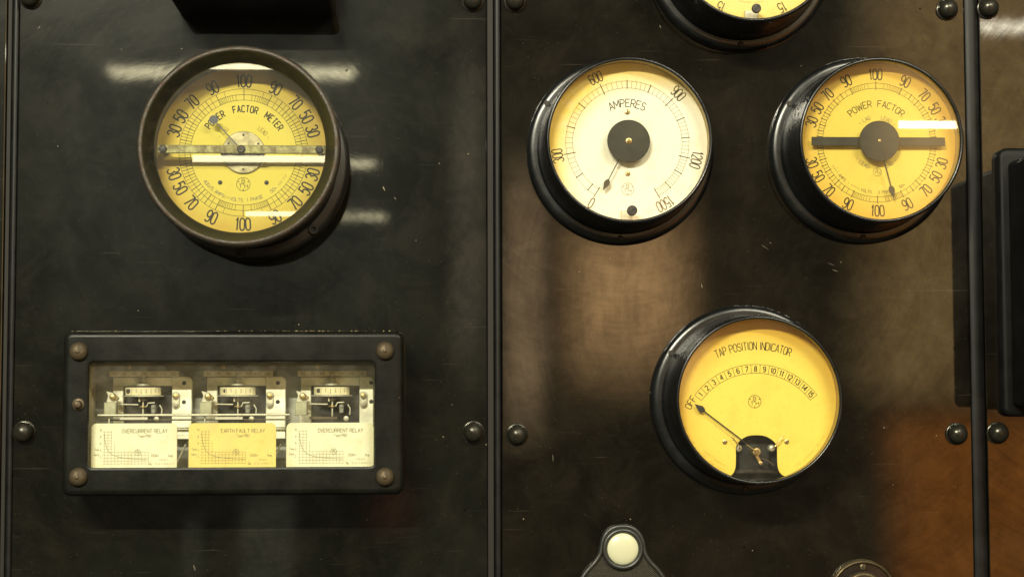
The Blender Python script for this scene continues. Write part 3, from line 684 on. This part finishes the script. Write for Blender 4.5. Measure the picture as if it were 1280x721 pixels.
for t, a in (('TAP', -21.3), ('POSITION', -7.5), ('INDICATOR', 12.4)): prt(d, 'ink', 'title_word', 'text_arc', t, 0, CZ, 116.5, a, 9.4, .43, .88, h, gap=.26)
mb = MB(); bth(mb, -1.5, -2, 7.6, h, .6); mb.print_('maker_mark', 'ink', d)
for R_, a0, a1, q in ((93, 205, 258, 8), (93, 118, 150, 9), (88, 205, 228, 10)):
    mb = MB(); worn_print(mb, R_, a0, a1, h, True, 2.2, .4, q); mb.print_('worn_print', 'faintink', d)
for x in (-38.5, 37): dialscrew(r_, x, -50.5, H, 3.0, 'brass')
for s in (-1, 1):       # bent stop wires on little brass posts
    mb = MB(); mb.tube([(s * 20.5, 68, -58), (s * 20.5, 84, -58), (s * 21.5, 86, -56), (s * 30, 86.5, -45), (s * 32, 86.5, -44.5)], .75, 8); mb.build('stop_wire', 'brass', r_)
    mb = MB(); mb.lathe([(4.6, 66), (4.6, 72), (3.4, 74), (1.4, 74.6)], s * 20.5, -58.5, 18, cap1=True); mb.build('stop_post', 'steel', r_)
pz = -62.5
mb = MB(); mb.box(-19, 19, 58, 64, -90, -53, 1.2, 4); mb.build('movement_plate', 'dark', r_)
mb = MB(); mb.tube([(-27, 62, -88), (-10, 66, -86.5), (12, 66, -86.5), (30, 62, -88)], 3.4, 10); mb.build('support_arm', 'screw', r_)
mb = MB(); mb.lathe([(5.4, 64), (5.4, 80), (4.6, 82), (2.4, 82.4), (1.4, 80.8)], 0, pz, 20, cap1=True); mb.build('pivot_bush', 'brass', r_)
mb = MB(); mb.prism([(-3, pz - 3), (2.5, pz - 4.5), (7, pz - 14), (4, pz - 16)], 78, 80.4, .4); mb.lathe([(2.4, 79), (2.4, 83), (1.2, 83.6)], 4.6, pz - 13.6, 12, cap1=True); mb.build('crank_arm', 'brass', r_)
mb = MB(); mb.tube([(6, 77, pz - 8), (14, 78, pz - 11), (22, 78, pz - 17)], 1.0, 8); mb.build('counterweight_wire', 'copper', r_)
mb = MB(); mb.tube([(0, 83.6, pz), (-13.5, 85, pz + 9)], .9, 8); mb.build('pointer_root', 'brass', r_)
needle(r_, -13, pz + 10, -75.5, -4.8, 85, 'spade', 'dark', 1.5, 4.0)

# ---- instrument cut off by the top edge
r_ = instrument('panel_meter', 'pale yellow meter cut off by the top edge above the tap position indicator', 'meter', 401.7, 556, 'dial_top')
d = round_dial(r_, 'dial_top', H, 98.3)
mb = MB(); mb.arcline(0, 0, 75.5, -146, 146, .42, h, 90); mb.arcline(0, 0, 67, -146, 146, .42, h, 90)
for k in range(31): mb.tick(0, 0, -146 + k * 292 / 30, 67 if k % 5 else 65, 75.5 if k % 5 else 78, .9 if k % 5 == 0 else .4, h)
mb.print_('scale', 'ink', d)
for a in (-154, 154): prt(d, 'ink', 'numeral', 'text_arc', '15', 0, 0, 86.5, a, 12.5, .36, 1.2, h)
mb = MB(); worn_print(mb, 72, 168, 192, h, True, 2, .35, 12); mb.print_('small_print', 'faintink', d)
mb = MB(); mb.box(-9, 8, H + .3, H + 6, -95, -83.5, .5); mb.build('zero_lever', 'steel', r_)
screw(r_, 2.0, 101, -84.5, 5.8, 60, 'zero_screw', 'screw', 3.5)
mb = MB(); mb.lathe([(26, 91.2), (26, 92.6), (25.4, 93.2)], seg=48, cap0=True, cap1=True); mb.build('centre_disc', 'darkbar', r_, 30)

# ================================================================== relay box
BX, BZ = -225.5, -16.8
rb = thing('relay_case', 'long black framed relay case with a glass window across three relays', 'relay case', BX, BZ)
ox = rr(0, 0, 404, 195.2, 11); wx = rr(-2.1, -2.0, 338, 124.4, 6)
def lp(o, h_): return [(x, h_, z) for x, z in o]
mb = MB(); mb.loft([lp(ox, .3), lp(ox, 80), lp(inset(ox, .4), 84.5), lp(inset(ox, 1.8), 87.6), lp(inset(ox, 4.2), 89.4), lp(inset(ox, 7), 90), lp(inset(ox, 7.6), 90.02), lp(inset(wx, -3.2), 90.02),
                    lp(inset(wx, -2.4), 90), lp(inset(wx, -.8), 89.5), lp(wx, 88.2), lp(wx, 84.2), lp(inset(wx, -6), 84.0)]); mb.build('frame', 'frame', rb, 40)
wi = rr(-2.1, -2.0, 352, 138, 4)
mb = MB(); mb.loft([lp(wi, 83.9), lp(wi, 3)]); mb.build('inner_wall', 'insidewall', rb, 40)
mb = MB(); mb.prism(rr(-2.1, -2.0, 351.6, 137.6, 4), 1.2, 3.2); mb.build('back_plate', 'inside', rb, 30)
mb = MB(); mb.prism(rr(-2.1, -2.0, 347, 133, 4), 79, 82); mb.build('window_glass', 'glass_relay', rb, 30)
for x, z in ((-183, 73.3), (179.2, 73.6), (-181.6, -74.6), (179.4, -76.2)):
    mb = MB(); mb.lathe([(10.9, 0), (10.9, 2.4), (10.4, 4.6), (9, 6.8), (6.6, 8.6), (3.8, 9.6), (2.6, 9.8), (2.4, 10.6), (1.4, 11.2)], seg=32, cap1=True)
    mb.build('cover_nut', 'copper', rb, 40, (x, 89.8, z))
mb = MB(); mb.lathe([(7, 0), (7, 1.4), (5.6, 2), (4.6, 2.2), (4.6, 7), (3.6, 8.6), (1.6, 9.2)], seg=24, cap1=True); mb.build('sealing_stud', 'copper', rb, 40, (-182.6, 89.8, 10.8))
mb = MB(); rnd = random.Random(5)
for k in range(230):
    x = rnd.choice((rnd.uniform(-194, 194), rnd.uniform(-194, 194), rnd.uniform(70, 190))); s_ = rnd.uniform(.2, .4) if rnd.random() < .8 else rnd.uniform(.4, .9)
    hh = rnd.uniform(79, 85)
    mb.lathe([(s_ * 1.3, hh), (s_, hh + s_ * .9)], x, 97.1 + s_ * .2, 5, True, True)
o = mb.build('dust_flakes', 'debris', rb, 0); o['kind'] = 'stuff'
mb = MB(); mb.tube([(-165, 62, 0), (64, 62, 0)], 1.5, 10); o = mb.build('reset_rod', 'steel', rb, 40, (0, 0, -2.4))
mb = MB(); mb.tube([(-169, 44, 0), (-60, 44, 0), (10, 44, 0), (64, 44, 0)], .9, 8); o = mb.build('trip_rod', 'copper', rb, 40, (0, 0, -8.4))

KX = .968
def relay(name, label, x, z, plate, kind, px0, px1, cut):
    """origin on the time-setting drum; drawn offsets in mm"""
    root = thing(name, label, 'relay', x, z, 'relays behind the case window')
    X = lambda v: v * KX
    # casting: yoke round the drum
    mb = MB(); mb.box(X(-40), X(34), 12, 22, X(7), X(18), .8); mb.build('top_yoke', 'castgrey', root)
    mb = MB(); mb.box(X(-40), X(-27), 12, 21.5, X(-44), X(6.8), .8); mb.build('side_leg', 'castgrey', root)
    xr = 59 if not cut else 52
    o = [(X(34.5), X(-60)), (X(xr), X(-60))] + ([(X(xr) + 0, X(14))] if 0 else [(X(xr - 6) + X(6) * cos(radians(a)), X(12.5) + X(6) * sin(radians(a))) for a in range(0, 91, 15)]) + [(X(34.5), X(18.5))]
    mb = MB(); mb.prism(o, 14, 24, .8); sp = mb.build('side_plate', 'castgrey', root)
    for zz in (10.5, -13.5):
        mb = MB(); mb.lathe([(X(2.7), 24.1), (X(2.3), 24.6), (X(2.0), 24.3)], X(49.5), X(zz), 16, cap1=True); mb.build('hole', 'dark', sp)
    mb = MB(); mb.prism(rr(X(39.5), X(-11), X(9.4), X(21), X(4.6)), 24.2, 27, .6); tb = mb.build('terminal_tab', 'steel', root)
    for zz in (-6, -16):
        mb = MB(); mb.lathe([(X(3.7), 26.8), (X(3.6), 29.4), (X(2), 30.2)], X(39.5), X(zz), 18, cap1=True)
        mb.build('terminal_screw', 'brass' if zz > -10 else 'steel', tb)
    # engraved scale strip
    mb = MB(); mb.box(X(-43.5), X(43.5), 26, 29, X(18.8), X(25.6), .5); st = mb.build('plug_scale', 'drum', root)
    mb = MB()
    for i, t in enumerate(('50', '75', '100', '125', '150', '175', '200')): mb.text_at(t, X(-37 + i * 12.3), X(22.2), 3.4, .55, .45, 29.1)
    mb.print_('engraving', 'plateink', st)
    mb = MB(); mb.lathe([(X(2.6), 26), (X(2.6), 29), (X(1), 30)], X(-19), X(30.5), 14, cap1=True); mb.build('plug_screw', 'brass', root)
    # adjusting knob above drum
    kn = MB(); seg = 20
    loops = []
    for rr_, zz in ((9, 7.2), (9, 9.2), (5.6, 10.4), (4.6, 14), (4.8, 15.2), (3.6, 17.4), (2.2, 18.2), (2.2, 20.6), (.5, 21)):
        loops.append([(X(rr_) * cos(2 * pi * k / seg), 32 + X(rr_) * sin(2 * pi * k / seg), X(zz)) for k in range(seg)])
    kn.loft(loops, True, True); kn.build('adjusting_knob', 'steel', root, 40)
    # drum and disc
    dm = MB(); loops = []
    for rr_, zz in ((20, 5), (22.4, 5), (22.4, -4.6), (20, -4.6)):
        loops.append([(X(rr_) * cos(2 * pi * k / 40), 34 + X(rr_ * .62) * sin(2 * pi * k / 40), X(zz)) for k in range(40)])
    dm.loft(loops, True, True); dr = dm.build('setting_drum', 'drum', root, 40)
    mb = MB()
    for k in range(9):
        a = radians(-64 + k * 16 + (x * 1.7) % 13 - 6)
        hx = X(22.6) * sin(a); hh = 34 + X(22.6 * .62) * cos(a)
        i0 = [mb.P(hx - .3, hh, X(3.2)), mb.P(hx + .3, hh, X(3.2)), mb.P(hx + .3, hh, X(-2 if k % 2 else -3.6)), mb.P(hx - .3, hh, X(-2 if k % 2 else -3.6))]; mb.f.append(tuple(i0))
    mb.print_('drum_marks', 'plateink', dr)
    mb = MB(); mb.lathe([(X(3), 43.5), (X(2.6), 44.4)], X(-17 + (x * 2.3) % 5), X(.4), 14, cap1=True); mb.build('drum_screw', 'screw', dr)
    dk = MB(); dk.loft([[(X(26) * cos(2 * pi * k / 44), 34 + X(17.5) * sin(2 * pi * k / 44), X(zz)) for k in range(44)] for zz in (-6.4, -5.0)], True, True); dk.build('disc', 'steel', root, 40)
    # dark magnet gap behind spindle
    mb = MB(); mb.box(X(-26), X(33.5), 4, 10, X(-42), X(6.5), .5); mb.build('recess_plate', 'dark', root)
    mb = MB(); mb.tube([(X(1), 40, X(-6.6)), (X(1), 40, X(-38))], 1.0, 10); mb.build('spindle', 'steel', root)
    for zz, rr_, hh_, mt in ((-10.5, 5.6, 1.6, 'copper'), (-19, 4.6, 1.8, 'brass'), (-33.5, 5.0, 3.0, 'brass')):
        mb = MB(); mb.loft([[(X(1) + X(rr_) * cos(2 * pi * k / 20), 40 + X(rr_) * sin(2 * pi * k / 20), X(zz + q)) for k in range(20)] for q in (-hh_ / 2, hh_ / 2)], True, True); mb.build('collar', mt, root, 40)
    mb = MB(); mb.box(X(-4), X(-2), 41, 44, X(-13), X(-7), .3); mb.build('contact_tip', 'drum', root)
    mb = MB(); mb.tube([(X(-29), 38, X(-16)), (X(-5), 40, X(-16.6))], .8, 8); mb.build('contact_arm', 'steel', root)
    mb = MB(); mb.tube([(X(3), 42, X(-19)), (X(6), 42, X(-18.5)), (X(7.5), 42, X(-14.6)), (X(16), 42, X(-14.2))], .8, 8); mb.build('crank', 'steel', root)
    mb = MB(); mb.box(X(9), X(14.5), 12, 30, X(-28), X(-16), 1.2, 2); mb.build('coil_block', 'inside', root)
    mb = MB(); mb.tube([(X(20), 30, X(-17)), (X(23), 31, X(-22)), (X(22.5), 31, X(-30))], .9, 8); mb.build('lead_wire', 'steel', root)
    # left bracket with terminal
    mb = MB(); mb.box(X(-44.5), X(-30), 40, 56, X(-30.5), X(-13.6), .8, 1.2); bk = mb.build('bracket', 'bracketgrey', root)
    mb = MB(); mb.prism([(X(-44), X(-13.5)), (X(-30.5), X(-13.5)), (X(-31), X(-5)), (X(-36), X(-1.5)), (X(-44.5), X(.6)), (X(-42), X(-5))], 40, 44, .5); mb.build('bracket_ear', 'steel', root)
    mb = MB(); mb.lathe([(X(4.2), 44), (X(4.2), 47.5), (X(3), 49), (X(1.2), 49.4)], X(-35.6), X(-6.6), 18, cap1=True); mb.build('bracket_screw', 'brass', bk)
    mb = MB(); mb.lathe([(X(2.1), 44), (X(2.1), 49), (X(1), 50)], X(-30), X(-8.6), 14, cap1=True); mb.build('contact_screw', 'brass', bk)
    mb = MB(); mb.box(X(-27), X(8), 44, 47, X(-35.6), X(-31.8), .5); mb.build('lower_bar', 'copper' if cut else 'steel', root)
    mb = MB(); mb.tube([(X(-38), 56, X(-30)), (X(-38), 58, X(-42))], 1.0, 8); mb.build('pin', 'steel', root)
    mb = MB(); mb.lathe([(X(3.4), 44), (X(3.2), 47), (X(1.4), 48)], X(18.6), X(-34.5), 16, cap1=True); mb.build('pivot_jewel', 'steel', root)
    mb = MB(); mb.tube([(X(43), 60, X(-94)), (X(56), 50, X(-66))], 1.1, 8); mb.build('slanting_wire', 'steel', root)
    # name plate
    cx = (px0 + px1) / 2 - x; wd = px1 - px0; zt, zb = -28.9 - z, -87 - z
    root_pl = MB(); root_pl.prism(rr(0, 0, wd, zt - zb, 6.5), 0, 1.6, .3); pl = root_pl.build('name_plate', plate, root, 30, (cx, 69, (zt + zb) / 2))
    hh = 1.72; g = MB(); w2 = wd / 2; ht2 = (zt - zb) / 2
    gx0, gz0, gz1 = -w2 + 14, -ht2 + 10, ht2 - 8
    for k in range(14):
        xx = gx0 + 2 + k * 4.0; top = gz1 if k < 3 else gz0 + 26 if k < 4 else gz0 + 14
        g.ribbon([(xx, gz0), (xx, top)], .28, hh)
    for k in range(12):
        zz = gz0 + k * 3.45; xe = gx0 + 54 if zz < gz0 + 14 else gx0 + 11
        g.ribbon([(gx0, zz), (xe, zz)], .28, hh)
    g.print_('grid', 'faintink' if kind == 'EARTH FAULT RELAY' else 'plateink', pl)
    g = MB(); cv = [(gx0 + 1.2 + 52 * t, gz0 + 5 + 31 * (1.35 / (1 + 16 * t) - .08) / 1.27) for t in [q / 30 for q in range(31)]]
    g.ribbon(cv, .55, hh); g.print_('curve', 'plateink', pl)
    ink = 'plateink'
    wds = kind.split(); tw = [sum(wdt(c) for c in q) + .34 * (len(q) - 1) for q in wds]; u = .56 * 4.4; tot = (sum(tw) + 1.0 * (len(wds) - 1)) * u; xx = 12.5 - tot / 2
    for q, t_ in zip(wds, tw): prt(pl, ink, 'title_word', 'text_at', q, xx + t_ * u / 2, ht2 - 9.2, 4.4, .56, .6, hh, gap=.34); xx += (t_ + 1.0) * u
    prt(pl, ink, 'small_word', 'text_at', 'Type', 8.5, ht2 - 15, 3.2, .55, .42, hh); prt(pl, ink, 'small_word', 'text_at', 'PBO', 17, ht2 - 15, 3.2, .55, .42, hh)
    prt(pl, ink, 'small_word', 'text_at', 'Time', -w2 + 6.6, -2, 2.6, .55, .35, hh); prt(pl, ink, 'small_word', 'text_at', 'Secs', -w2 + 6.6, -8, 2.6, .55, .35, hh)
    for k in range(5): prt(pl, ink, 'axis_number', 'text_at', str(10 - 2 * k), gx0 - 2.6, gz1 - k * 8, 2.2, .5, .35, hh)
    prt(pl, ink, 'small_word', 'text_at', '100%=', w2 - 26, -9.4, 3.0, .55, .35, hh); prt(pl, ink, 'small_word', 'text_at', 'Amp', w2 - 7.5, -9.4, 3.0, .5, .35, hh)
    prt(pl, ink, 'small_word', 'text_at', 'No.', w2 - 31, -19.2, 2.8, .5, .35, hh)
    g = MB(); worn_print_line(g, w2 - 20, w2 - 10, -14.6, hh, 21); g.print_('worn_print', ink, pl)
    g = MB(); worn_print_line(g, w2 - 26, w2 - 4, -19.2, hh, 22); g.print_('worn_print', ink, pl)
    g = MB(); bth(g, 4.5, -5.5, 3.6, hh, .4); g.print_('maker_mark', 'plateink', pl)
    return root
def worn_print_line(mb, x0, x1, z, h_, sd):
    rnd = random.Random(sd); x = x0
    while x < x1:
        mb.ribbon([(x, z - 1.2), (x + rnd.uniform(-.2, .8), z + 1.2)], .35, h_)
        if rnd.random() > .5: mb.ribbon([(x, z + rnd.choice((-1.1, 0, 1.1))), (x + 1.1, z + rnd.choice((-1.1, 0, 1.1)))], .3, h_)
        x += rnd.choice((1.7, 1.7, 2.6))
relay('overcurrent_relay', 'leftmost relay behind the case window, above a cream OVERCURRENT RELAY plate', -341.2, 9.2, 'white_plate', 'OVERCURRENT RELAY', -396.5, -294.8, False)
relay('earth_fault_relay', 'middle relay behind the case window, with the yellow EARTH FAULT RELAY plate', -226.9, 9.2, 'yellow_plate', 'EARTH FAULT RELAY', -281, -177, False)
relay('overcurrent_relay', 'rightmost relay behind the case window, above a cream OVERCURRENT RELAY plate', -112.5, 9.2, 'white_plate', 'OVERCURRENT RELAY', -164.8, -60.2, True)

# ================================================================== the two black boxes
r_ = thing('black_box', 'black box at the top edge above the rusty power factor meter', 'box', -209, 478)
o = rr(0, 60, 196, 120, 9)
mb = MB(); mb.loft([lp(o, .4), lp(o, 106), lp(inset(o, 1), 109), lp(inset(o, 4), 110)], False, True); mb.build('body', 'boxblack', r_, 40)
o = rr(0, 60, 180, 104, 5); mb = MB(); mb.prism(o, 110, 114, 1.5); mb.build('cover_plate', 'boxblack', r_, 40)
r_ = thing('deep_box', 'deep black box at the right edge beyond the right seam', 'box', 826, -22)
o = rr(0, 167, 196, 340, 12)
mb = MB(); mb.loft([lp(o, .4), lp(o, 12), lp(inset(o, 2), 15), lp(inset(o, 5), 16)], False, True); mb.build('back_flange', 'boxblack', r_, 40)
o = rr(0, 164, 172, 312, 8)
mb = MB(); mb.loft([lp(o, 15.8), lp(o, 150), lp(inset(o, -3), 152), lp(inset(o, -3), 158), lp(o, 160), lp(o, 228), lp(inset(o, 3), 232)], False, True); mb.build('body', 'boxblack', r_, 40)
mb = MB(); mb.prism(rr(0, 164, 150, 290, 6), 232, 237, 2); mb.build('door', 'boxblack', r_, 40)

# ================================================================== lamp escutcheon and rosette along the bottom
r_ = thing('indicator_lamp', 'white round indicator lens in a dark knurled keyhole-shaped plate', 'indicator lamp', 247, -187)
half = [(0, 30), (11, 28.4), (20.4, 22.4), (26.4, 13), (28.8, 2), (31, -6.5), (37, -15.5), (46, -25), (54, -36.5), (60.5, -51), (63, -68), (61, -86), (54, -104), (40, -119), (22, -128)]
ol = half + [(0, -130.5)] + [(-x, z) for x, z in reversed(half[1:])]
ol = spline(ol, 5, True)
mb = MB(); mb.loft([lp(ol, .3), lp(ol, 3), lp(inset(ol, 1.4), 4.4)], False, True); mb.build('plate', 'knurl', r_, 40)
mb = MB(); mb.tube([(x, 4.6, z) for x, z in inset(ol, 2.6)], 3.0, 10, False, True); mb.build('rim', 'pewter', r_, 60)
mb = MB(); mb.lathe([(26.4, 3.8), (26.0, 8), (24.6, 10.4), (22.8, 11), (21.2, 10.2), (20.2, 8.4), (19, 7.6)], seg=56); mb.build('lens_ring', 'pewter', r_, 50)
mb = MB(); mb.lathe([(20.4, 6.4), (19.2, 7.8), (15.4, 9.4), (10, 10.6), (4, 11.2), (.5, 11.3)], seg=48, cap1=True); mb.build('lens', 'opal', r_, 50)
r_ = thing('switch_rosette', 'round dark rosette with a thin bright rim, cut off by the bottom edge', 'rosette', 548, -245)
mb = MB(); mb.lathe([(42.6, .3), (42.6, 7), (41.6, 9.6), (39.8, 10.4), (38.4, 9.4), (37.8, 8)], seg=72); mb.build('rim', 'dimbrass', r_, 50)
mb = MB(); mb.lathe([(38.4, 7.2), (24, 7.6), (.5, 7.6)], seg=64, cap1=True); mb.build('face', 'black', r_, 30)
mb = MB(); mb.lathe([(27.6, 7.4), (27.4, 12), (26, 14.2), (23.8, 14.6), (22, 13.4), (18, 13)], seg=56); mb.build('inner_ring', 'dimbrass', r_, 50)
mb = MB(); mb.lathe([(21.6, 12.6), (20, 13.4), (.5, 13.6)], seg=48, cap1=True); mb.build('knob', 'pewter', r_, 40)
screw(r_, 0, 7.6, 35 - 1.5, 4.0, 88, 'rosette_screw', 'dimbrass', 1.6)
